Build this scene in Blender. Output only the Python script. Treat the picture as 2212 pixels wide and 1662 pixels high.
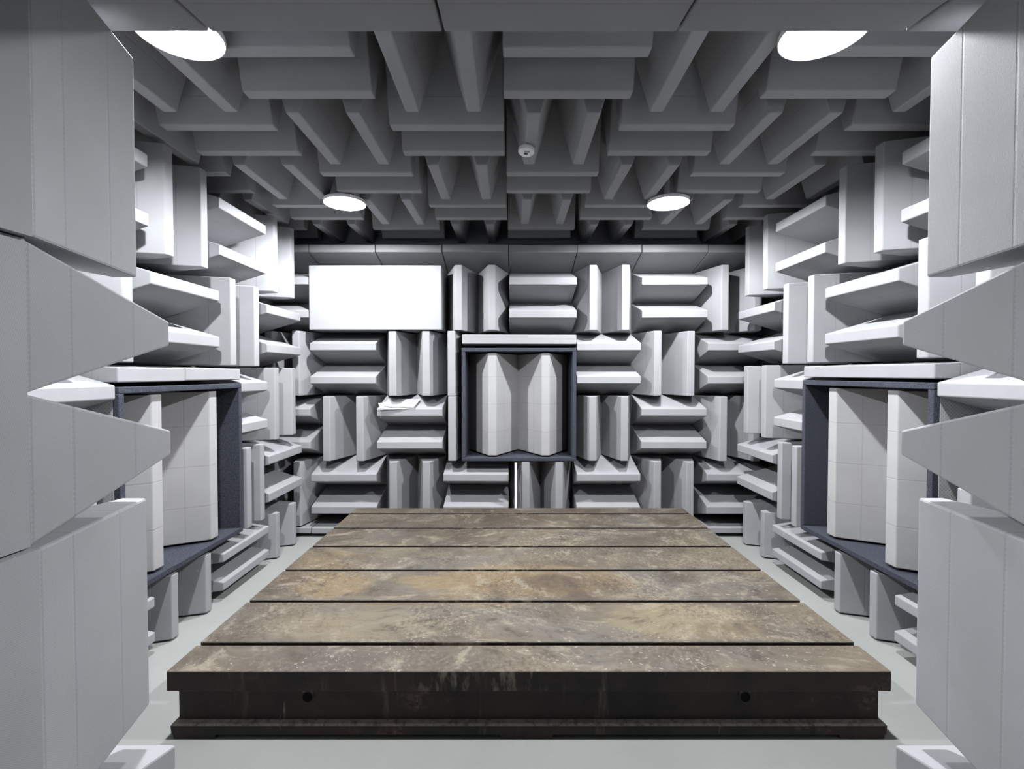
import bpy, bmesh, math, random
from mathutils import Matrix, Vector

for o in list(bpy.data.objects):
    bpy.data.objects.remove(o, do_unlink=True)
scene = bpy.context.scene
C = scene.collection
random.seed(7)

# ------------------------------------------------------------------ camera, world, exposure
CH = 1.50                                   # camera height above the floor
F_PX, W_PX = 1045.0, 2212.0
cam_d = bpy.data.cameras.new('camera')
cam_d.sensor_width = 36.0
cam_d.lens = 36.0 * F_PX / W_PX
cam_d.clip_start = 0.02
cam = bpy.data.objects.new('camera', cam_d)
cam.location = (0, 0, CH)
cam.rotation_euler = (math.pi / 2 - math.atan(22.0 / F_PX), 0, 0)
C.objects.link(cam)
scene.camera = cam

world = bpy.data.worlds.new('world')
world.use_nodes = True
world.node_tree.nodes['Background'].inputs[0].default_value = (0.75, 0.8, 0.9, 1)
world.node_tree.nodes['Background'].inputs[1].default_value = 0.06
scene.world = world

vs = scene.view_settings
vs.view_transform = 'Standard'
vs.look = 'None'
vs.gamma = 1.0
vs.use_curve_mapping = False
vs.exposure = 0.0
LAMP_STRENGTH = 4600.0     # small bright bulb of each lamp
REFLECTOR_STRENGTH = 6.0   # lit cone round the core

# ------------------------------------------------------------------ sizes taken from the room
T_BACK, T_LEFT, T_RIGHT, T_CEIL, T_FRONT = 4.42, -1.905, 2.045, 1.305, 1.32   # planes of the wedge tips (camera-relative)
L, B, TIP = 0.39, 0.06, 0.066               # wedge length, base block, tip thickness
D = L + B
Y_BACK, X_LEFT, X_RIGHT, Z_CEIL = T_BACK + D, T_LEFT - D, T_RIGHT + D, CH + T_CEIL + D
DOOR_L, DOOR_R, DOOR_TOP = -0.915, 1.045, CH + 0.855
Y_FRONT = 0.85                              # inner face of the wall with the door

# ------------------------------------------------------------------ material helpers
def new_mat(name):
    m = bpy.data.materials.new(name); m.use_nodes = True
    nt = m.node_tree
    return m, nt, nt.nodes['Principled BSDF']

class N:
    def __init__(s, nt): s.nt = nt
    def node(s, t, **kw):
        n = s.nt.nodes.new(t)
        for k, v in kw.items(): setattr(n, k, v)
        return n
    def put(s, sock, v):
        if v is None: return
        if isinstance(v, (int, float)): sock.default_value = v
        elif isinstance(v, (tuple, list)): sock.default_value = v
        else: s.nt.links.new(v, sock)
    def m(s, op, a, b=None, c=None, clamp=False):
        n = s.node('ShaderNodeMath', operation=op, use_clamp=clamp)
        s.put(n.inputs[0], a); s.put(n.inputs[1], b); s.put(n.inputs[2], c)
        return n.outputs[0]
    def smooth(s, v, lo, hi, o0=0.0, o1=1.0):
        n = s.node('ShaderNodeMapRange', interpolation_type='SMOOTHSTEP')
        s.put(n.inputs[0], v)
        for i, q in enumerate((lo, hi, o0, o1)): n.inputs[i + 1].default_value = q
        return n.outputs[0]
    def mix(s, f, a, b, mode='MIX'):
        n = s.node('ShaderNodeMix', data_type='RGBA', blend_type=mode)
        s.put(n.inputs[0], f); s.put(n.inputs[6], a); s.put(n.inputs[7], b)
        return n.outputs[2]
    def noise(s, vec, scale, detail=4, rough=0.55, dist=0.0):
        n = s.node('ShaderNodeTexNoise'); s.put(n.inputs['Vector'], vec)
        n.inputs['Scale'].default_value = scale; n.inputs['Detail'].default_value = detail
        n.inputs['Roughness'].default_value = rough; n.inputs['Distortion'].default_value = dist
        return n.outputs[0]
    def mapping(s, vec, scale=(1, 1, 1), rot=(0, 0, 0), loc=(0, 0, 0)):
        n = s.node('ShaderNodeMapping'); s.put(n.inputs[0], vec)
        n.inputs['Scale'].default_value = scale; n.inputs['Rotation'].default_value = rot
        n.inputs['Location'].default_value = loc
        return n.outputs[0]
    def bump(s, h, strength, dist, normal=None):
        n = s.node('ShaderNodeBump'); s.put(n.inputs['Height'], h)
        n.inputs['Strength'].default_value = strength; n.inputs['Distance'].default_value = dist
        if normal is not None: s.put(n.inputs['Normal'], normal)
        return n.outputs[0]

def cloth(name, col, seams=(), cross=0.0, rough=0.85, weave=True, cloud=0.06, pitch=0.0042, depth=0.11, flat_yz=False):
    """pale perforated facing of the wedges: fine dot weave, faint stitched seams across the slope"""
    m, nt, p = new_mat(name); n = N(nt)
    tc = n.node('ShaderNodeTexCoord'); ob = tc.outputs['Object']
    xyz = n.node('ShaderNodeSeparateXYZ'); n.put(xyz.inputs[0], ob)
    X, Y, Z = xyz.outputs
    base = n.mix(n.smooth(n.noise(ob, 2.2, 3), 0.3, 0.7), tuple(c * (1 - cloud) for c in col) + (1,), tuple(min(1, c * (1 + cloud)) for c in col) + (1,))
    line = None
    for z in seams:
        d = n.m('ABSOLUTE', n.m('SUBTRACT', Z, z))
        l = n.smooth(d, 0.0012, 0.0048, 1.0, 0.0)
        line = l if line is None else n.m('MAXIMUM', line, l)
    if cross:
        d = n.m('ABSOLUTE', n.m('SUBTRACT', n.m('FRACT', n.m('ADD', n.m('DIVIDE', X, cross), 0.5)), 0.5))
        l = n.smooth(d, 0.006, 0.02, 1.0, 0.0)
        line = l if line is None else n.m('MAXIMUM', line, l)
    col_out = base
    h = n.noise(ob, 260.0, 2)
    if weave:
        k = 2 * math.pi / pitch
        a = n.m('SINE', n.m('MULTIPLY', Y if flat_yz else X, k)); b = n.m('SINE', n.m('MULTIPLY', n.m('ADD', Z, n.m('MULTIPLY', X if flat_yz else Y, 0.35)), k))
        dots = n.smooth(n.m('MULTIPLY', a, b), 0.25, 0.9)
        col_out = n.mix(n.m('MULTIPLY', dots, depth), col_out, (0.16, 0.16, 0.18, 1))
        h = n.m('SUBTRACT', h, dots)
    if line is not None:
        st = n.smooth(n.m('SINE', n.m('MULTIPLY', n.m('ADD', X, Y), 2 * math.pi / 0.011)), -0.7, 0.4, 0.35, 1.0)
        ls = n.m('MULTIPLY', line, st)
        col_out = n.mix(n.m('MULTIPLY', ls, 0.2), col_out, (0.1, 0.1, 0.12, 1))
        h = n.m('SUBTRACT', h, n.m('MULTIPLY', line, 2.0))
    b1 = n.bump(h, 0.3, 0.001)
    b2 = n.bump(n.noise(ob, 4.0, 2), 0.18, 0.012, b1)
    n.put(p.inputs['Base Color'], col_out); p.inputs['Roughness'].default_value = rough
    n.put(p.inputs['Normal'], b2)
    p.inputs['Specular IOR Level'].default_value = 0.25
    return m

GREY = (0.268, 0.270, 0.280)
M_WEDGE = cloth('wedge_facing', GREY, seams=(0.004, 0.095, 0.262))
M_BASE = cloth('wedge_base_facing', GREY)
M_QUILT = cloth('quilted_wedge_facing', (0.325, 0.322, 0.323), seams=(0.12, 0.262), cross=0.255)
M_BOX = cloth('white_box_cloth', (0.27, 0.273, 0.28), weave=False, cloud=0.02)
M_PERF = cloth('perforated_sheet', (0.32, 0.32, 0.32), pitch=0.018, depth=0.8, flat_yz=True)

def plain(name, col, rough=0.6, spec=0.4, nscale=None, amount=0.1, bump=0.0):
    m, nt, p = new_mat(name); n = N(nt)
    c = tuple(col) + (1,)
    if nscale:
        ob = n.node('ShaderNodeTexCoord').outputs['Object']
        f = n.noise(ob, nscale, 6)
        n.put(p.inputs['Base Color'], n.mix(n.smooth(f, 0.3, 0.7), tuple(v * (1 - amount) for v in col) + (1,), tuple(min(1, v * (1 + amount)) for v in col) + (1,)))
        if bump: n.put(p.inputs['Normal'], n.bump(f, bump, 0.004))
    else:
        p.inputs['Base Color'].default_value = c
    p.inputs['Roughness'].default_value = rough
    p.inputs['Specular IOR Level'].default_value = spec
    return m

M_WALL = plain('wall_paint', (0.27, 0.274, 0.29), 0.9, 0.2, 6, 0.05)
M_FELT = plain('blue_grey_felt', (0.043, 0.047, 0.06), 0.95, 0.1, 240, 0.55, 0.8)
M_JAMB = plain('brown_door_frame', (0.07, 0.045, 0.04), 0.5, 0.4, 12, 0.2)
M_PLASTIC = plain('white_plastic', (0.8, 0.8, 0.8), 0.4, 0.5)
M_DARK = plain('dark_plastic', (0.03, 0.03, 0.035), 0.5, 0.4)
M_GREYP = plain('grey_plastic', (0.3, 0.3, 0.31), 0.5, 0.4)
M_PAPER = plain('white_paper', (0.88, 0.88, 0.88), 0.8, 0.2)
M_BOARD = plain('white_board', (0.82, 0.82, 0.84), 0.7, 0.3)
M_HOLE = plain('dark_hole', (0.006, 0.006, 0.006), 0.9, 0.1)

def floor_mat():
    m, nt, p = new_mat('grey_floor_paint'); n = N(nt)
    ob = n.node('ShaderNodeTexCoord').outputs['Object']
    a = n.noise(ob, 1.4, 6); b = n.noise(ob, 14, 5)
    c = n.mix(n.smooth(a, 0.3, 0.7), (0.258, 0.262, 0.252, 1), (0.293, 0.298, 0.286, 1))
    c = n.mix(n.smooth(b, 0.62, 0.8, 0, 0.3), c, (0.205, 0.208, 0.2, 1))
    n.put(p.inputs['Base Color'], c)
    p.inputs['Roughness'].default_value = 0.55; p.inputs['Specular IOR Level'].default_value = 0.3
    n.put(p.inputs['Normal'], n.bump(b, 0.1, 0.003))
    return m
M_FLOOR = floor_mat()

def plate_mat():
    m, nt, p = new_mat('worn_cast_iron_top'); n = N(nt)
    geo = n.node('ShaderNodeNewGeometry'); P = geo.outputs['Position']
    warp = n.node('ShaderNodeVectorMath', operation='SCALE')
    nn = n.node('ShaderNodeTexNoise'); n.put(nn.inputs['Vector'], P); nn.inputs['Scale'].default_value = 1.1; nn.inputs['Detail'].default_value = 3
    n.put(warp.inputs[0], nn.outputs['Color']); warp.inputs['Scale'].default_value = 0.8
    addv = n.node('ShaderNodeVectorMath', operation='ADD'); n.put(addv.inputs[0], P); n.put(addv.inputs[1], warp.outputs[0])
    Q = addv.outputs[0]
    big = n.noise(Q, 1.3, 6, 0.6)
    c = n.mix(n.smooth(big, 0.36, 0.62), (0.085, 0.074, 0.064, 1), (0.165, 0.144, 0.115, 1))
    # cool lilac-grey oxide
    cool = n.noise(n.mapping(Q, (0.8, 1.3, 1), loc=(5, 2, 0)), 1.7, 5)
    c = n.mix(n.smooth(cool, 0.47, 0.62, 0, 0.7), c, (0.135, 0.131, 0.128, 1))
    # ochre rust sweep across the middle, following the wiping direction
    xyz = n.node('ShaderNodeSeparateXYZ'); n.put(xyz.inputs[0], Q)
    och = n.noise(n.mapping(Q, (0.6, 1.5, 1), loc=(1.7, 0.35, 0)), 1.3, 5, 0.6)
    mid = n.smooth(n.m('ABSOLUTE', n.m('SUBTRACT', xyz.outputs[1], 3.2)), 0.15, 1.0, 0.12, 0.0)
    c = n.mix(n.smooth(n.m('ADD', och, mid), 0.62, 0.8, 0, 0.6), c, (0.215, 0.165, 0.1, 1))
    # ochre rust stains where things stood: worn ellipses with warped edges
    wob = n.m('MULTIPLY', n.m('SUBTRACT', n.noise(n.mapping(P, (0.7, 1.6, 1)), 4.5, 6, 0.65), 0.5), 1.5)
    pxyz = n.node('ShaderNodeSeparateXYZ'); n.put(pxyz.inputs[0], P)
    for sx, sy, rx, ry, am, colr in ((0.02, 2.83, 0.72, 0.24, 0.7, (0.235, 0.175, 0.098, 1)), (-1.02, 2.75, 0.24, 0.16, 0.6, (0.225, 0.17, 0.1, 1)),
                                     (0.86, 2.36, 0.42, 0.2, 0.6, (0.245, 0.21, 0.138, 1)), (-0.75, 2.3, 0.5, 0.16, 0.45, (0.235, 0.205, 0.15, 1))):
        ex = n.m('POWER', n.m('DIVIDE', n.m('ABSOLUTE', n.m('SUBTRACT', pxyz.outputs[0], sx)), rx), 2.0)
        ey = n.m('POWER', n.m('DIVIDE', n.m('ABSOLUTE', n.m('SUBTRACT', pxyz.outputs[1], sy)), ry), 2.0)
        c = n.mix(n.smooth(n.m('ADD', n.m('ADD', ex, ey), wob), 0.45, 1.15, am, 0.0), c, colr)
    # dark brown stains
    brown = n.noise(n.mapping(Q, (1, 1, 1), loc=(9, 4, 0)), 1.9, 5)
    back = n.smooth(xyz.outputs[1], 3.6, 4.7, 0.0, 0.13)
    c = n.mix(n.smooth(n.m('ADD', brown, back), 0.53, 0.7, 0, 0.75), c, (0.078, 0.058, 0.045, 1))
    # pale wiped haze
    haze = n.noise(n.mapping(Q, (0.9, 2.6, 1), loc=(2, 7, 0)), 2.2, 6, 0.65)
    c = n.mix(n.smooth(haze, 0.54, 0.74, 0, 0.65), c, (0.24, 0.222, 0.19, 1))
    # mottled crust
    mot = n.noise(n.mapping(Q, (1, 1.2, 1), loc=(3, 3, 0)), 6.5, 9, 0.74)
    c = n.mix(n.smooth(mot, 0.48, 0.34, 0, 0.85), c, (0.062, 0.052, 0.044, 1))
    c = n.mix(n.smooth(mot, 0.52, 0.66, 0, 0.75), c, (0.3, 0.275, 0.235, 1))
    # brush arcs
    sw = n.noise(n.mapping(Q, (1.0, 11.0, 1), rot=(0, 0, 0.25)), 4.0, 4, 0.6)
    c = n.mix(n.smooth(sw, 0.52, 0.75, 0, 0.28), c, (0.24, 0.215, 0.175, 1))
    c = n.mix(n.smooth(sw, 0.48, 0.28, 0, 0.22), c, (0.06, 0.05, 0.042, 1))
    sw2 = n.noise(n.mapping(Q, (9.0, 1.6, 1), rot=(0, 0, 0.6)), 3.2, 5, 0.65)
    c = n.mix(n.smooth(sw2, 0.55, 0.75, 0, 0.28), c, (0.065, 0.054, 0.046, 1))
    fine = n.noise(P, 48, 5, 0.65)
    gate = n.smooth(n.noise(n.mapping(P, loc=(4, 1, 0)), 2.4, 3), 0.42, 0.6)
    c = n.mix(n.m('MULTIPLY', n.smooth(fine, 0.5, 0.36, 0, 0.6), gate), c, (0.045, 0.037, 0.032, 1))
    c = n.mix(n.m('MULTIPLY', n.smooth(fine, 0.54, 0.7, 0, 0.5), gate), c, (0.36, 0.33, 0.29, 1))
    fw = n.node('ShaderNodeTexNoise'); n.put(fw.inputs['Vector'], P); fw.inputs['Scale'].default_value = 22; fw.inputs['Detail'].default_value = 4
    fs = n.node('ShaderNodeVectorMath', operation='SCALE'); n.put(fs.inputs[0], fw.outputs['Color']); fs.inputs['Scale'].default_value = 0.05
    fa = n.node('ShaderNodeVectorMath', operation='ADD'); n.put(fa.inputs[0], P); n.put(fa.inputs[1], fs.outputs[0])
    FQ = fa.outputs[0]
    # pale paint flecks in clusters
    for sc, th, ms, lo, kp in ((13, 0.17, 1.3, 0.52, 0.6), (30, 0.22, 1.9, 0.5, 0.5), (62, 0.25, 2.4, 0.5, 0.55)):
        v = n.node('ShaderNodeTexVoronoi'); n.put(v.inputs['Vector'], n.mapping(FQ, (0.8, 1.25, 1), rot=(0, 0, sc)))
        v.inputs['Scale'].default_value = sc
        rnd = n.node('ShaderNodeSeparateColor'); n.put(rnd.inputs[0], v.outputs['Color'])
        keep = n.m('GREATER_THAN', rnd.outputs[0], kp)
        spot = n.smooth(n.m('ADD', v.outputs['Distance'], n.m('MULTIPLY', n.m('SUBTRACT', fine, 0.5), 0.5)), th - 0.07, th, 1, 0)
        mask = n.smooth(n.noise(n.mapping(P, (1, 1, 1), loc=(sc, 3, 0)), ms, 3), lo, lo + 0.1)
        c = n.mix(n.m('MULTIPLY', n.m('MULTIPLY', spot, keep), n.m('MULTIPLY', mask, 0.62)), c, (0.4, 0.385, 0.36, 1))
    c = n.mix(1.0, c, (0.70, 0.66, 0.59, 1), 'MULTIPLY')
    n.put(p.inputs['Base Color'], c)
    n.put(p.inputs['Roughness'], n.smooth(big, 0.3, 0.7, 0.62, 0.82))
    p.inputs['Specular IOR Level'].default_value = 0.3
    n.put(p.inputs['Normal'], n.bump(fine, 0.35, 0.004))
    return m
M_PLATE = plate_mat()

def iron_mat():
    m, nt, p = new_mat('dark_oiled_iron'); n = N(nt)
    geo = n.node('ShaderNodeNewGeometry'); P = geo.outputs['Position']
    a = n.noise(P, 3.0, 6, 0.6); f = n.noise(P, 40, 6, 0.7)
    c = n.mix(n.smooth(a, 0.35, 0.65), (0.0075, 0.0053, 0.005, 1), (0.025, 0.0135, 0.0115, 1))
    r = n.noise(n.mapping(P, (1, 1, 1), loc=(3, 8, 1)), 2.2, 6, 0.65)
    c = n.mix(n.m('MULTIPLY', n.smooth(r, 0.6, 0.72, 0, 0.5), n.smooth(f, 0.4, 0.6)), c, (0.17, 0.115, 0.085, 1))
    d = n.noise(n.mapping(P, (7, 1, 1.6)), 2.4, 5, 0.6)
    c = n.mix(n.smooth(d, 0.68, 0.8, 0, 0.5), c, (0.3, 0.27, 0.22, 1))
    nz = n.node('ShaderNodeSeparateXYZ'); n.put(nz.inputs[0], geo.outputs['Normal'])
    dust_highlight = n.m('MULTIPLY', n.smooth(nz.outputs[2], 0.25, 0.6), n.smooth(f, 0.3, 0.6, 0.3, 0.9))  # dust on up-facing faces, made paler to paint in the flange edge highlight
    c = n.mix(dust_highlight, c, (0.3, 0.275, 0.24, 1))
    ixyz = n.node('ShaderNodeSeparateXYZ'); n.put(ixyz.inputs[0], P)
    sp = n.noise(n.mapping(P, (7, 1, 2.2), rot=(0, 0.4, 0), loc=(1.3, 0, 0)), 2.0, 4, 0.6)
    here = n.m('MULTIPLY', n.smooth(n.m('ABSOLUTE', n.m('SUBTRACT', ixyz.outputs[0], -0.12)), 0.2, 0.32, 1, 0), n.smooth(ixyz.outputs[2], 0.2, 0.215))
    c = n.mix(n.m('MULTIPLY', here, n.smooth(sp, 0.48, 0.62, 0, 0.7)), c, (0.2, 0.175, 0.13, 1))
    # drips of oil and paint down the front
    dr = n.noise(n.mapping(P, (9, 1, 0.9), loc=(2, 0, 0)), 1.6, 5, 0.7)
    c = n.mix(n.smooth(dr, 0.58, 0.76, 0, 0.5), c, (0.13, 0.11, 0.08, 1))
    n.put(p.inputs['Base Color'], c)
    p.inputs['Roughness'].default_value = 0.6; p.inputs['Specular IOR Level'].default_value = 0.3
    n.put(p.inputs['Normal'], n.bump(f, 0.4, 0.004))
    return m
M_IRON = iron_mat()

def lamp_mat(name, strength):
    m = bpy.data.materials.new(name); m.use_nodes = True
    nt = m.node_tree; p = nt.nodes['Principled BSDF']
    p.inputs['Base Color'].default_value = (0.9, 0.9, 0.9, 1)
    p.inputs['Emission Color'].default_value = (0.95, 0.97, 1.0, 1)
    p.inputs['Emission Strength'].default_value = strength
    return m
M_LAMP = lamp_mat('lit_bulb', LAMP_STRENGTH)
M_CONE = lamp_mat('lit_reflector', REFLECTOR_STRENGTH)

# ------------------------------------------------------------------ mesh helpers
def box_bm(bm, lo, hi, bevel=0.0, seg=2, matidx=0):
    r = bmesh.ops.create_cube(bm, size=1.0)
    vs_ = r['verts']
    for v in vs_:
        v.co = Vector(((lo[0] + hi[0]) / 2 + v.co.x * (hi[0] - lo[0]), (lo[1] + hi[1]) / 2 + v.co.y * (hi[1] - lo[1]), (lo[2] + hi[2]) / 2 + v.co.z * (hi[2] - lo[2])))
    faces = list({f for v in vs_ for f in v.link_faces})
    for f in faces: f.material_index = matidx
    if bevel:
        bmesh.ops.bevel(bm, geom=list({e for v in vs_ for e in v.link_edges}), offset=bevel, segments=seg, profile=0.5, affect='EDGES')

def mesh_from(bm, name, mats):
    me = bpy.data.meshes.new(name)
    bm.normal_update(); bm.to_mesh(me); bm.free()
    for m in (mats if isinstance(mats, (list, tuple)) else [mats]): me.materials.append(m)
    return me

def obj(name, me, parent=None, loc=(0, 0, 0), rot=(0, 0, 0)):
    o = bpy.data.objects.new(name, me)
    C.objects.link(o)
    if parent: o.parent = parent
    o.location = loc; o.rotation_euler = rot
    return o

def box(name, lo, hi, mat, parent=None, bevel=0.0, seg=2):
    bm = bmesh.new(); box_bm(bm, lo, hi, bevel, seg)
    return obj(name, mesh_from(bm, name, mat), parent)

def tag(o, label, cat, group=None):
    o['label'] = label; o['category'] = cat
    if group: o['group'] = group
    return o

def struct(o, label=None):
    o['kind'] = 'structure'
    if label: o['label'] = label
    return o

_cache = {}
def wedge_mesh(length, width, height, tip, mat):
    key = ('w', round(length, 3), round(width, 3), round(height, 3), round(tip, 3), mat.name)
    if key in _cache: return _cache[key]
    bm = bmesh.new()
    prof = [(-width / 2, 0), (width / 2, 0), (tip / 2, height), (-tip / 2, height)]
    h = length / 2
    a = [bm.verts.new((-h, y, z)) for y, z in prof]
    b = [bm.verts.new((h, y, z)) for y, z in prof]
    bm.faces.new(a[::-1]); bm.faces.new(b)
    for i in range(4):
        j = (i + 1) % 4
        bm.faces.new((a[i], a[j], b[j], b[i]))
    bmesh.ops.recalc_face_normals(bm, faces=bm.faces)
    ed = [e for e in bm.edges if not (abs(e.verts[0].co.z) < 1e-6 and abs(e.verts[1].co.z) < 1e-6)]
    bmesh.ops.bevel(bm, geom=ed, offset=min(0.006, tip * 0.15), segments=2, profile=0.5, affect='EDGES')
    me = mesh_from(bm, 'wedge', mat)
    _cache[key] = me
    return me

def block_mesh(length, width, height, mat):
    key = ('b', round(length, 3), round(width, 3), round(height, 3), mat.name)
    if key in _cache: return _cache[key]
    bm = bmesh.new()
    box_bm(bm, (-length / 2, -width / 2, 0), (length / 2, width / 2, height))
    me = mesh_from(bm, 'base_block', mat)
    _cache[key] = me
    return me

AX = {'x': Vector((1, 0, 0)), 'y': Vector((0, 1, 0)), 'z': Vector((0, 0, 1))}
def module(base, n, ridge, length, width, nw, label, group, height=L, block=B, tip=TIP, mat=None, name='wedge_absorber', jit=1.0, cat='sound absorber'):
    """one absorber: base block fixed to the wall at point `base`, wedges standing out along n, ridges along `ridge`"""
    n = Vector(n); u = AX[ridge]; v = n.cross(u)
    e = bpy.data.objects.new(name, None); e.empty_display_size = 0.1
    C.objects.link(e)
    m = Matrix((u, v, n)).transposed().to_4x4(); m.translation = Vector(base)
    e.matrix_world = m
    mat = mat or M_WEDGE
    obj('base_block', block_mesh(length - 0.006, width - 0.002, block, M_BASE), e)
    w = width / nw
    for i in range(nw):
        y = -width / 2 + w * (i + 0.5)
        o = obj('wedge', wedge_mesh(length - 0.006, w - 0.002, height, tip, mat), e, (random.uniform(-1, 1) * 0.0015 * jit, y, block))
        o.rotation_euler = (random.uniform(-1, 1) * 0.007 * jit, 0, random.uniform(-1, 1) * 0.004 * jit)
    tag(e, label, cat, group)
    return e

ORD = ['first', 'second', 'third', 'fourth', 'fifth', 'sixth', 'seventh', 'eighth']

# ------------------------------------------------------------------ room shell
struct(box('floor', (X_LEFT - 0.1, -1.2, -0.1), (X_RIGHT + 0.1, Y_BACK + 0.1, 0), M_FLOOR), 'pale grey painted floor around the iron bed plate')
struct(box('ceiling', (X_LEFT - 0.1, 0.68, Z_CEIL), (X_RIGHT + 0.1, Y_BACK + 0.1, Z_CEIL + 0.1), M_WALL))
struct(box('wall_back', (X_LEFT - 0.1, Y_BACK, 0), (X_RIGHT + 0.1, Y_BACK + 0.1, Z_CEIL), M_WALL))
struct(box('wall_left', (X_LEFT - 0.1, 0.68, 0), (X_LEFT, Y_BACK, Z_CEIL), M_WALL))
struct(box('wall_right', (X_RIGHT, 0.68, 0), (X_RIGHT + 0.1, Y_BACK, Z_CEIL), M_WALL))
bm = bmesh.new()
box_bm(bm, (X_LEFT, 0.68, 0), (DOOR_L - 0.03, Y_FRONT, Z_CEIL))
box_bm(bm, (DOOR_R + 0.03, 0.68, 0), (X_RIGHT, Y_FRONT, Z_CEIL))
box_bm(bm, (DOOR_L - 0.03, 0.68, DOOR_TOP + 0.03), (DOOR_R + 0.03, Y_FRONT, Z_CEIL))
struct(obj('wall_front', mesh_from(bm, 'wall_front', M_WALL)))
tr = obj('trim_1', None); struct(tr, 'dark brown door frame around the entrance')
box('jamb', (DOOR_L - 0.03, 0.66, 0), (DOOR_L, Y_FRONT, DOOR_TOP + 0.03), M_JAMB, tr, 0.003)
box('jamb', (DOOR_R, 0.66, 0), (DOOR_R + 0.03, Y_FRONT, DOOR_TOP + 0.03), M_JAMB, tr, 0.003)
box('head', (DOOR_L, 0.66, DOOR_TOP), (DOOR_R, Y_FRONT, DOOR_TOP + 0.03), M_JAMB, tr, 0.003)

# ------------------------------------------------------------------ back wall
PX = 0.606
bx = [-0.03 + PX * k for k in range(-4, 5)]           # column boundaries A..H
bx[0] = X_LEFT + 0.006; bx[5] = 0.592
bz = [1.0, 0.4, -0.2, -0.8, -1.4]
G_BACK = 'wedge absorbers on the far wall'
rows_back = [['h', None, None, 'v', 'h', 'v', 'h', 'v'],
             ['v', 'h', 'v', None, None, 'h', 'v', 'h'],
             ['h', 'v', 'h', None, None, 'v', 'h', 'v'],
             ['v', 'h', 'v', 'h', 'v', 'h', 'v', 'h']]
DIRW = {'h': 'level', 'v': 'upright'}
# half row under the ceiling
for c in range(8):
    x0, x1 = bx[c], bx[c + 1]
    module(((x0 + x1) / 2, Y_BACK, CH + 1.145), (0, -1, 0), 'x', x1 - x0, 0.285, 1,
           'single level grey wedge under the ceiling along the far wall, %s from left' % ORD[c], 'single wedges under the ceiling on the far wall')
for r, row in enumerate(rows_back):
    idx = 0
    for c, k in enumerate(row):
        if not k: continue
        x0, x1 = bx[c], bx[c + 1]; z0, z1 = CH + bz[r + 1], CH + bz[r]
        cx, cz = (x0 + x1) / 2, (z0 + z1) / 2
        w, h = x1 - x0, z1 - z0
        side = ''
        lab = 'pair of %s grey wedges on far wall, %s row down, %s absorber from left' % (DIRW[k], ORD[r], ORD[idx])
        idx += 1
        nw = 2
        if k == 'h': module((cx, Y_BACK, cz), (0, -1, 0), 'x', w, h, nw, lab, G_BACK)
        else: module((cx, Y_BACK, cz), (0, -1, 0), 'z', h, w, nw, lab, G_BACK)
# low filler wedges above the floor
for c, lab in ((0, 'low grey filler wedge at floor in the far left corner'), (1, 'low grey filler wedge at floor behind back left corner of iron plate'),
               (6, 'low grey filler wedge at floor behind back right corner of iron plate'), (7, 'low grey filler wedge at floor in the far right corner')):
    x0, x1 = bx[c], bx[c + 1]
    module(((x0 + x1) / 2, Y_BACK, CH - 1.4 - 0.038), (0, -1, 0), 'x', x1 - x0, 0.07, 1, lab, 'filler wedges along the floor at the far wall', tip=0.052)
# big white cloth box
wb = obj('cloth_box', None, None, ((bx[1] + bx[3]) / 2, Y_BACK - 0.003, CH + 0.697))
bw, bh = bx[3] - bx[1] - 0.014, 0.578
box('box_body', (-bw / 2, -D + 0.03, -bh / 2), (bw / 2, 0, bh / 2), M_BASE, wb, 0.006)
box('front_panel', (-bw / 2 - 0.003, -D - 0.012, -bh / 2 - 0.003), (bw / 2 + 0.003, -D + 0.03, bh / 2 + 0.003), M_BOX, wb, 0.008)
tag(wb, 'large plain white cloth covered box high on the far wall', 'box')
# narrow upright wedges left of the recessed frame
for z0, z1, lab in ((-0.2, 0.4, 'narrow upright grey wedge left of far wall recess frame, upper of two'), (-0.8, -0.2, 'narrow upright grey wedge left of far wall recess frame, lower of two')):
    module(((-0.636 - 0.466) / 2, Y_BACK, CH + (z0 + z1) / 2), (0, -1, 0), 'z', z1 - z0, 0.166, 1, lab, 'narrow wedges beside the far recess', tip=0.07)
# strip over the frame
module(((-0.46 + 0.592) / 2, Y_BACK, CH + 0.321), (0, -1, 0), 'x', 1.05, 0.15, 1, 'long level grey wedge capping the recess frame on the far wall', 'wedges capping the recess frames', tip=0.085)

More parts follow.
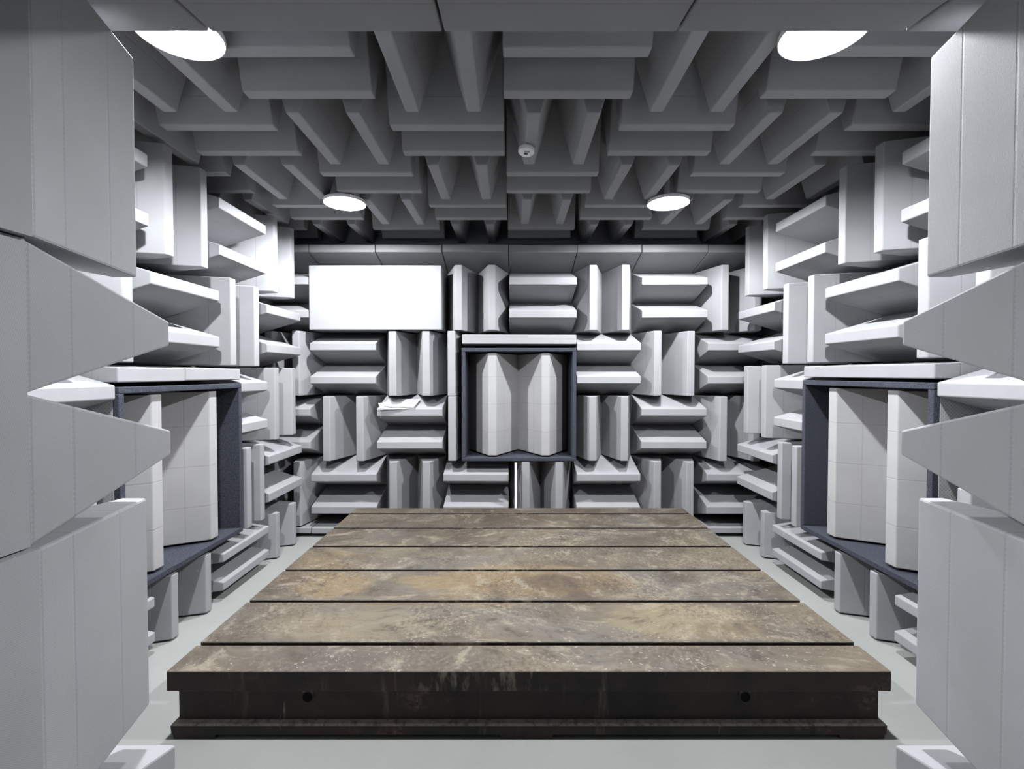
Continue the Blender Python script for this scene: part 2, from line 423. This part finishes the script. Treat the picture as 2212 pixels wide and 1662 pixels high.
def recess_frame(base, n, u_ax, size_u, size_z, label, group, wlabel, near=None):
    """square felt lined box open to the room: four boards and a back board"""
    n = Vector(n); u = AX[u_ax]; v = Vector((0, 0, 1))
    e = bpy.data.objects.new('recess_frame', None); e.empty_display_size = 0.1; C.objects.link(e)
    if n.cross(v).dot(u) < 0: u = -u
    # local x = along the wall, local y = out of the wall, local z = up
    m = Matrix((u, n, v)).transposed().to_4x4()
    if m.to_3x3().determinant() < 0:
        m = Matrix((-u, n, v)).transposed().to_4x4()
    m.translation = Vector(base); e.matrix_world = m
    t = 0.034; hu, hz = size_u / 2, size_z / 2; d = D + 0.005
    box('board', (-hu, 0.0, hz - t), (hu, d, hz), M_FELT, e, 0.005)
    box('board', (-hu, 0.0, -hz), (hu, d, -hz + t), M_FELT, e, 0.005)
    box('board', (-hu, 0.0, -hz + t), (-hu + t, d, hz - t), M_FELT, e, 0.004)
    box('board', (hu - t, 0.0, -hz + t), (hu, d, hz - t), M_FELT, e, 0.004)
    box('back_board', (-hu + t, 0.0, -hz + t), (hu - t, 0.012, hz - t), M_FELT, e)
    if near:
        s = near * (1 if (m.to_3x3() @ Vector((1, 0, 0))).y < 0 else -1)
        x = s * hu
        o = box('side_sheet', (min(x, x + s * 0.004), 0.0, -hz), (max(x, x + s * 0.004), d - 0.03, hz), M_PERF, e)
        o['label'] = 'pale perforated metal side sheet'
    tag(e, label, 'recess frame', group)
    iu, iz = size_u - 2 * t, size_z - 2 * t
    c = Vector(base) + n * 0.014
    module(c, n, 'z', iz - 0.02, iu - 0.004, 2, wlabel, 'tall wedges inside the recess frames', height=0.385, block=0.03, tip=0.075, mat=M_QUILT, jit=0.4)
    return e
G_FR = 'felt lined recess frames'
recess_frame(((-0.46 + 0.588) / 2, Y_BACK, CH - 0.278), (0, -1, 0), 'x', 1.048, 1.038, 'square dark blue felt frame in the middle of the far wall', G_FR,
             'two tall upright wedges inside the felt frame on the far wall')
# white board on edge between wedges behind the plate
o = box('white_edge_board', (0.024, T_BACK - 0.062, 0.0), (0.045, T_BACK - 0.008, CH - 0.808), M_BOARD, None, 0.003)
tag(o, 'thin white board standing on end behind the plate below the far frame', 'board')

# ------------------------------------------------------------------ side walls
def side_wall(sgn, tip_x, zb, yb, fr_y, fr_z, sname):
    xw = X_LEFT if sgn < 0 else X_RIGHT
    n = (-sgn, 0, 0)
    G = 'wedge absorbers on the %s wall' % sname
    def mod(k, y0, y1, z0, z1, lab, nw=2, **kw):
        c = (xw, (y0 + y1) / 2, CH + (z0 + z1) / 2)
        if k == 'h': return module(c, n, 'y', y1 - y0, z1 - z0, nw, lab, G, **kw)
        return module(c, n, 'z', z1 - z0, y1 - y0, nw, lab, G, **kw)
    y4, y3, y2, y1, y0 = yb
    cols = [(y4, y3), (y3, y2), (y2, y1), (y1, y0)]
    def lab(k, r, c):
        return 'pair of %s grey wedges on %s wall, %s row down, %s from the far corner' % (DIRW[k], sname, ORD[r], ORD[c])
    for r, ks in ((0, 'vhvh'), (1, 'hvhv')):
        for c, k in enumerate(ks):
            mod(k, cols[c][1], cols[c][0], zb[r + 1], zb[r], lab(k, r, c))
    # third and fourth rows, broken by the frame
    mod('v', y3, y4, zb[3], zb[2], lab('v', 2, 0))
    mod('h', fr_y[1] + 0.006, y3, zb[3], zb[2], 'short pair of level grey wedges between frame and upright pair, %s wall' % sname)
    mod('h', y4 - 0.602, y4, zb[4], zb[3], lab('h', 3, 0))
    mod('v', fr_y[1] + 0.006, y3, zb[4], zb[3], 'pair of slim upright wedges just beyond the felt frame, %s wall' % sname, tip=0.06)
    mod('h', fr_y[0] - 0.606, fr_y[0] - 0.008, zb[3], zb[2], 'pair of level grey wedges on the door side of the felt frame, %s wall' % sname)
    mod('v', fr_y[0] - 0.606, fr_y[0] - 0.008, zb[4], zb[3], 'pair of upright grey wedges on the door side of the felt frame, %s wall' % sname)
    # short bottom row
    for c, k in enumerate('vhvh'):
        mod(k, cols[c][1], cols[c][0], -1.492, zb[4] - 0.006, lab(k, 4, c), tip=0.054)
    # cap over the frame
    zc = (fr_z[1] + zb[2]) / 2
    if sgn > 0:
        module((xw, (fr_y[0] + fr_y[1]) / 2, CH + zc), n, 'y', fr_y[1] - fr_y[0] - 0.004, zb[2] - fr_z[1] - 0.008, 1, 'long level grey wedge capping the felt frame on the right wall', 'wedges capping the recess frames', tip=0.075)
    else:
        ym = 2.825
        module((xw, (ym + fr_y[1]) / 2, CH + zc), n, 'y', fr_y[1] - ym, zb[2] - fr_z[1] - 0.008, 1, 'level grey wedge capping left wall felt frame, farther of two', 'wedges capping the recess frames', tip=0.075)
        module((xw, (ym + fr_y[0]) / 2, CH + zc), n, 'y', ym - fr_y[0], zb[2] - fr_z[1] - 0.008, 1, 'level grey wedge capping left wall felt frame, nearer of two', 'wedges capping the recess frames', tip=0.075)
    recess_frame((xw, (fr_y[0] + fr_y[1]) / 2, CH + (fr_z[0] + fr_z[1]) / 2), n, 'y', fr_y[1] - fr_y[0], fr_z[1] - fr_z[0],
                 'square dark blue felt frame set into the %s wall' % sname, G_FR, 'two tall upright wedges inside the felt frame on the %s wall' % sname, near=1)

side_wall(1, T_RIGHT, (1.285, 0.68, 0.077, -0.517, -1.108), (4.385, 3.78, 3.172, 2.566, 1.96), (2.338, 3.398), (-1.092, -0.04), 'right')
side_wall(-1, T_LEFT, (1.27, 0.658, 0.058, -0.53, -1.118), (4.375, 3.772, 3.165, 2.56, 1.955), (2.335, 3.398), (-1.108, -0.062), 'left')

# ------------------------------------------------------------------ ceiling
cxs = [-0.04 + 0.604 * k for k in range(-4, 5)]; cxs[0] = X_LEFT + 0.006
cys = [1.84 + 0.6 * k for k in range(0, 6)]
for r in range(5):
    for c in range(8):
        k = 'T' if (r + c) % 2 == 0 else 'L'
        x0, x1, y0, y1 = cxs[c], cxs[c + 1], cys[r], cys[r + 1]
        lb = 'pair of grey ceiling wedges running %s, %s row from the entrance, %s from left' % ('crosswise' if k == 'T' else 'lengthwise', ORD[r], ORD[c])
        cpt = ((x0 + x1) / 2, (y0 + y1) / 2, Z_CEIL)
        if k == 'T': module(cpt, (0, 0, -1), 'x', x1 - x0, y1 - y0, 2, lb, 'wedge absorbers on the ceiling')
        else: module(cpt, (0, 0, -1), 'y', y1 - y0, x1 - x0, 2, lb, 'wedge absorbers on the ceiling')

# ------------------------------------------------------------------ wall with the door: wedges either side and above the opening
NF = (0, 1, 0); BF = T_FRONT - L - Y_FRONT
fz = [0.855, 0.26, -0.335, -0.915, -1.492]
fk = 'vhvh'
for sname, xe, s in (('left', DOOR_L, -1), ('right', DOOR_R, 1)):
    desc = ['pair of tall upright wedges in the %s foreground, top row beside the door',
            'pair of level wedges jutting in from the %s foreground at eye height',
            'pair of upright wedges at lower %s foreground beside the door',
            'pair of level wedges near the floor at bottom %s corner']
    for i in range(4):
        z0, z1 = CH + fz[i + 1], CH + fz[i]
        wv = {('left', 0): 0.54, ('left', 2): 0.48, ('right', 0): 0.5, ('right', 2): 0.46}.get((sname, i), 0.6)
        ee = xe + (s * 0.014 if fk[i] == 'h' else (0.0 if s < 0 else -0.012))
        c = (ee + s * wv / 2, Y_FRONT, (z0 + z1) / 2)
        if fk[i] == 'v': module(c, NF, 'z', z1 - z0, wv, 2, desc[i] % sname, 'wedge absorbers beside the door', block=BF, jit=0.3)
        else: module(c, NF, 'x', 0.6, z1 - z0, 2, desc[i] % sname, 'wedge absorbers beside the door', block=BF, jit=0.3)
jx = [-1.43, -0.81, -0.185, 0.443, 1.054, 1.66]
for i in range(5):
    module(((jx[i] + jx[i + 1]) / 2, Y_FRONT, CH + 0.858 + 0.095), NF, 'x', jx[i + 1] - jx[i], 0.186, 1,
           'wide level wedge over the doorway at top edge, %s from left' % ORD[i], 'wedges over the doorway', block=BF, jit=0.3)

# ------------------------------------------------------------------ cast iron bed plate
PXL, PXR, PYF, PYB, PH = -1.408, 1.546, 1.945, 4.352, 0.29
pl = obj('bed_plate', None, None, ((PXL + PXR) / 2, (PYF + PYB) / 2, 0))
tag(pl, 'long rusty cast iron bed plate with slotted top on the floor', 'bed plate')
ox, oy = pl.location.x, pl.location.y
slots = [2.148, 2.556, 2.965, 3.375, 3.785, 4.19]
edges = [PYF] + slots + [PYB]
SW = 0.026
for i in range(len(edges) - 1):
    y0 = edges[i] + (SW / 2 if i else 0); y1 = edges[i + 1] - (SW / 2 if i < len(edges) - 2 else 0)
    bm = bmesh.new(); box_bm(bm, (PXL - ox, y0 - oy, PH - 0.084), (PXR - ox, y1 - oy, PH), 0.004, 2)
    for f in bm.faces: f.material_index = 0 if f.normal.z > 0.5 else 1
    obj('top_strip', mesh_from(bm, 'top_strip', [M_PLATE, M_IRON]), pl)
# side web with a sloped foot flange
def rim(inset0, z0, inset1, z1, bm):
    ring = []
    for ins, z in ((inset0, z0), (inset1, z1)):
        ring.append([bm.verts.new((x - ox, y - oy, z)) for x, y in ((PXL + ins, PYF + ins), (PXR - ins, PYF + ins), (PXR - ins, PYB - ins), (PXL + ins, PYB - ins))])
    for i in range(4):
        j = (i + 1) % 4
        bm.faces.new((ring[0][i], ring[0][j], ring[1][j], ring[1][i]))
    return ring
bm = bmesh.new()
a = rim(0.03, 0.071, 0.03, PH - 0.084, bm)
bm.faces.new(a[1]); bm.faces.new(a[0][::-1])
bmesh.ops.recalc_face_normals(bm, faces=bm.faces)
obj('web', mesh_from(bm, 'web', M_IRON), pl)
bm = bmesh.new()
a = rim(0.01, 0.02, 0.008, 0.058, bm)
r2 = [bm.verts.new(v) for v in ((PXL + 0.03 - ox, PYF + 0.03 - oy, 0.071), (PXR - 0.03 - ox, PYF + 0.03 - oy, 0.071), (PXR - 0.03 - ox, PYB - 0.03 - oy, 0.071), (PXL + 0.03 - ox, PYB - 0.03 - oy, 0.071))]
r1 = [bm.verts.new(v) for v in ((PXL + 0.013 - ox, PYF + 0.013 - oy, 0.065), (PXR - 0.013 - ox, PYF + 0.013 - oy, 0.065), (PXR - 0.013 - ox, PYB - 0.013 - oy, 0.065), (PXL + 0.013 - ox, PYB - 0.013 - oy, 0.065))]
for i in range(4):
    j = (i + 1) % 4
    bm.faces.new((a[1][i], a[1][j], r1[j], r1[i])); bm.faces.new((r1[i], r1[j], r2[j], r2[i]))
bm.faces.new(r2); bm.faces.new(a[0][::-1])
bmesh.ops.recalc_face_normals(bm, faces=bm.faces)
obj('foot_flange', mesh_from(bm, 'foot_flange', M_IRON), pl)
for x0, x1 in ((PXL + 0.012, PXL + 0.19), (-0.05, 0.17), (PXR - 0.2, PXR - 0.012)):
    for y0, y1 in ((PYF + 0.012, PYF + 0.2), (PYB - 0.2, PYB - 0.012)):
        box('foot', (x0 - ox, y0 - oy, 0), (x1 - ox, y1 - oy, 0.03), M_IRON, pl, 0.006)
# lifting holes through the web: a raised lip round a dark bore
for hx in (-0.845, 0.965):
    bm = bmesh.new()
    seg = 20; r0, r1_ = 0.021, 0.03
    def ringv(r, y): return [bm.verts.new((hx - ox + r * math.cos(2 * math.pi * i / seg), y - oy, 0.165 + r * math.sin(2 * math.pi * i / seg))) for i in range(seg)]
    A_, B_, C_ = ringv(r1_, PYF + 0.0295), ringv(r1_ - 0.003, PYF + 0.027), ringv(r0, PYF + 0.027)
    for i in range(seg):
        j = (i + 1) % seg
        for p_, q_ in ((A_, B_), (B_, C_)): bm.faces.new((p_[i], p_[j], q_[j], q_[i]))
    bmesh.ops.recalc_face_normals(bm, faces=bm.faces)
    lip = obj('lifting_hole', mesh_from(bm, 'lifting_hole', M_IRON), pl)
    bm = bmesh.new()
    c0 = [bm.verts.new((hx - ox + r0 * math.cos(2 * math.pi * i / seg), PYF + 0.0285 - oy, 0.165 + r0 * math.sin(2 * math.pi * i / seg))) for i in range(seg)]
    bm.faces.new(c0)
    obj('bore', mesh_from(bm, 'bore', M_HOLE), lip)

# ------------------------------------------------------------------ ceiling lamps
def disc(bm, r, z0, z1, seg=40, matidx=0, round_=0.0, r_top=None):
    r_top = r if r_top is None else r_top
    prof = [(r - round_, z0), (r, z0 + round_), (r_top, z1)]
    rings = [[bm.verts.new((q * math.cos(2 * math.pi * i / seg), q * math.sin(2 * math.pi * i / seg), z)) for i in range(seg)] for q, z in prof]
    bm.faces.new(rings[0][::-1]).material_index = matidx
    for a_, b_ in zip(rings, rings[1:]):
        for i in range(seg):
            j = (i + 1) % seg
            bm.faces.new((a_[i], a_[j], b_[j], b_[i])).material_index = matidx
    bm.faces.new(rings[-1]).material_index = matidx

LAMPS = [((-1.248, 1.84), 'round lit ceiling lamp nearest on the left'), ((1.168, 1.84), 'round lit ceiling lamp nearest on the right'),
         ((-1.248, 3.64), 'round lit ceiling lamp above the white cloth box, farther left'), ((1.168, 3.64), 'round lit ceiling lamp farther away on the right')]
LZ = CH + 1.272
for (x, y), lb in LAMPS:
    e = obj('ceiling_lamp', None, None, (x, y, LZ))
    tag(e, lb, 'lamp', 'round ceiling lamps')
    bm = bmesh.new()
    rings = [[bm.verts.new((0.04 * math.cos(t) * math.cos(2 * math.pi * i / 24), 0.04 * math.cos(t) * math.sin(2 * math.pi * i / 24), 0.058 - 0.044 * math.sin(t))) for i in range(24)] for t in (0.0, 0.35, 0.7, 1.05, 1.4)]
    for ra, rb in zip(rings, rings[1:]):
        for i in range(24):
            j = (i + 1) % 24
            bm.faces.new((ra[i], rb[i], rb[j], ra[j]))
    bm.faces.new(rings[-1][::-1])
    obj('bulb', mesh_from(bm, 'bulb', M_LAMP), e)
    # shallow reflector cone open downwards, then the white shell behind it
    prof = [(0.15, 0.002), (0.147, 0.02), (0.1, 0.042), (0.042, 0.058)]
    bm = bmesh.new()
    rings = [[bm.verts.new((q * math.cos(2 * math.pi * i / 40), q * math.sin(2 * math.pi * i / 40), z)) for i in range(40)] for q, z in prof]
    for ra, rb in zip(rings, rings[1:]):
        for i in range(40):
            j = (i + 1) % 40
            bm.faces.new((ra[i], rb[i], rb[j], ra[j]))
    obj('reflector', mesh_from(bm, 'reflector', M_CONE), e)
    prof = [(0.15, 0.0), (0.1525, 0.0), (0.154, 0.012), (0.152, 0.024), (0.106, 0.047), (0.05, 0.064), (0.0, 0.066)]
    bm = bmesh.new()
    rings = [[bm.verts.new((max(q, 0.002) * math.cos(2 * math.pi * i / 40), max(q, 0.002) * math.sin(2 * math.pi * i / 40), z)) for i in range(40)] for q, z in prof]
    for ra, rb in zip(rings, rings[1:]):
        for i in range(40):
            j = (i + 1) % 40
            bm.faces.new((ra[i], ra[j], rb[j], rb[i]))
    obj('shell', mesh_from(bm, 'shell', M_PLASTIC), e)
    bm = bmesh.new(); disc(bm, 0.009, 0.064, Z_CEIL - LZ, seg=12); obj('stem', mesh_from(bm, 'stem', M_PLASTIC), e)

# ------------------------------------------------------------------ smoke detector
sd = obj('smoke_detector', None, None, (0.083, 2.80, CH + 1.298))
tag(sd, 'small round white smoke detector hanging below a ceiling wedge', 'smoke detector')
sd.rotation_euler = (math.radians(-6), math.radians(4), 0)
bm = bmesh.new(); disc(bm, 0.046, -0.036, -0.008, seg=32, round_=0.01); obj('body', mesh_from(bm, 'body', M_PLASTIC), sd)
bm = bmesh.new(); disc(bm, 0.036, -0.008, 0.004, seg=24); obj('mount', mesh_from(bm, 'mount', M_PLASTIC), sd)
box('sensor_slot', (-0.012, -0.010, -0.0375), (0.009, 0.008, -0.0355), M_DARK, sd, 0.001)
box('label_plate', (-0.010, -0.030, -0.0372), (0.020, -0.014, -0.0355), M_GREYP, sd, 0.0005)
bm = bmesh.new(); disc(bm, 0.0022, -0.0375, -0.035, seg=10); obj('indicator', mesh_from(bm, 'indicator', M_DARK), sd, (0.027, 0.004, 0))

# ------------------------------------------------------------------ paper sheets on the third row wedge
def sheet(w, h, loc, rz, curl, label, lift):
    bm = bmesh.new(); nx, ny = 10, 6
    g = [[None] * (ny + 1) for _ in range(nx + 1)]
    for i in range(nx + 1):
        for j in range(ny + 1):
            x = (i / nx - 0.5) * w; y = (j / ny - 0.5) * h
            z = curl * ((i / nx - 0.5) ** 2) * 4 * (0.4 + 0.6 * j / ny) + 0.003 * math.sin(9 * i / nx + 3 * j / ny)
            g[i][j] = bm.verts.new((x, y, abs(z)))
    for i in range(nx):
        for j in range(ny): bm.faces.new((g[i][j], g[i + 1][j], g[i + 1][j + 1], g[i][j + 1]))
    bmesh.ops.solidify(bm, geom=bm.faces[:], thickness=0.0012)
    bmesh.ops.recalc_face_normals(bm, faces=bm.faces)
    o = obj('paper_sheet', mesh_from(bm, 'paper_sheet', M_PAPER), None, loc)
    sl = math.atan2(0.117, L)
    o.matrix_world = Matrix.Translation(loc) @ Matrix.Rotation(sl, 4, 'X') @ Matrix.Rotation(rz, 4, 'Z') @ Matrix.Translation((0, 0, lift))
    tag(o, label, 'paper', 'paper sheets on the far wall wedge')
def slope_pt(x, y): return (x, y, CH - 0.2 - 0.15 + TIP / 2 + (y - T_BACK) / L * (0.15 - TIP / 2))
sheet(0.297, 0.2, slope_pt(-1.06, 4.50), 0.12, 0.004, 'white paper sheet at bottom of the small stack below the white box', 0.003)
sheet(0.297, 0.21, slope_pt(-1.03, 4.525), -0.10, 0.012, 'white paper sheet on top of the small stack below the white box', 0.019)
sheet(0.21, 0.15, slope_pt(-1.13, 4.50), 0.35, 0.005, 'smaller white paper sheet at left of the stack below the white box', 0.011)
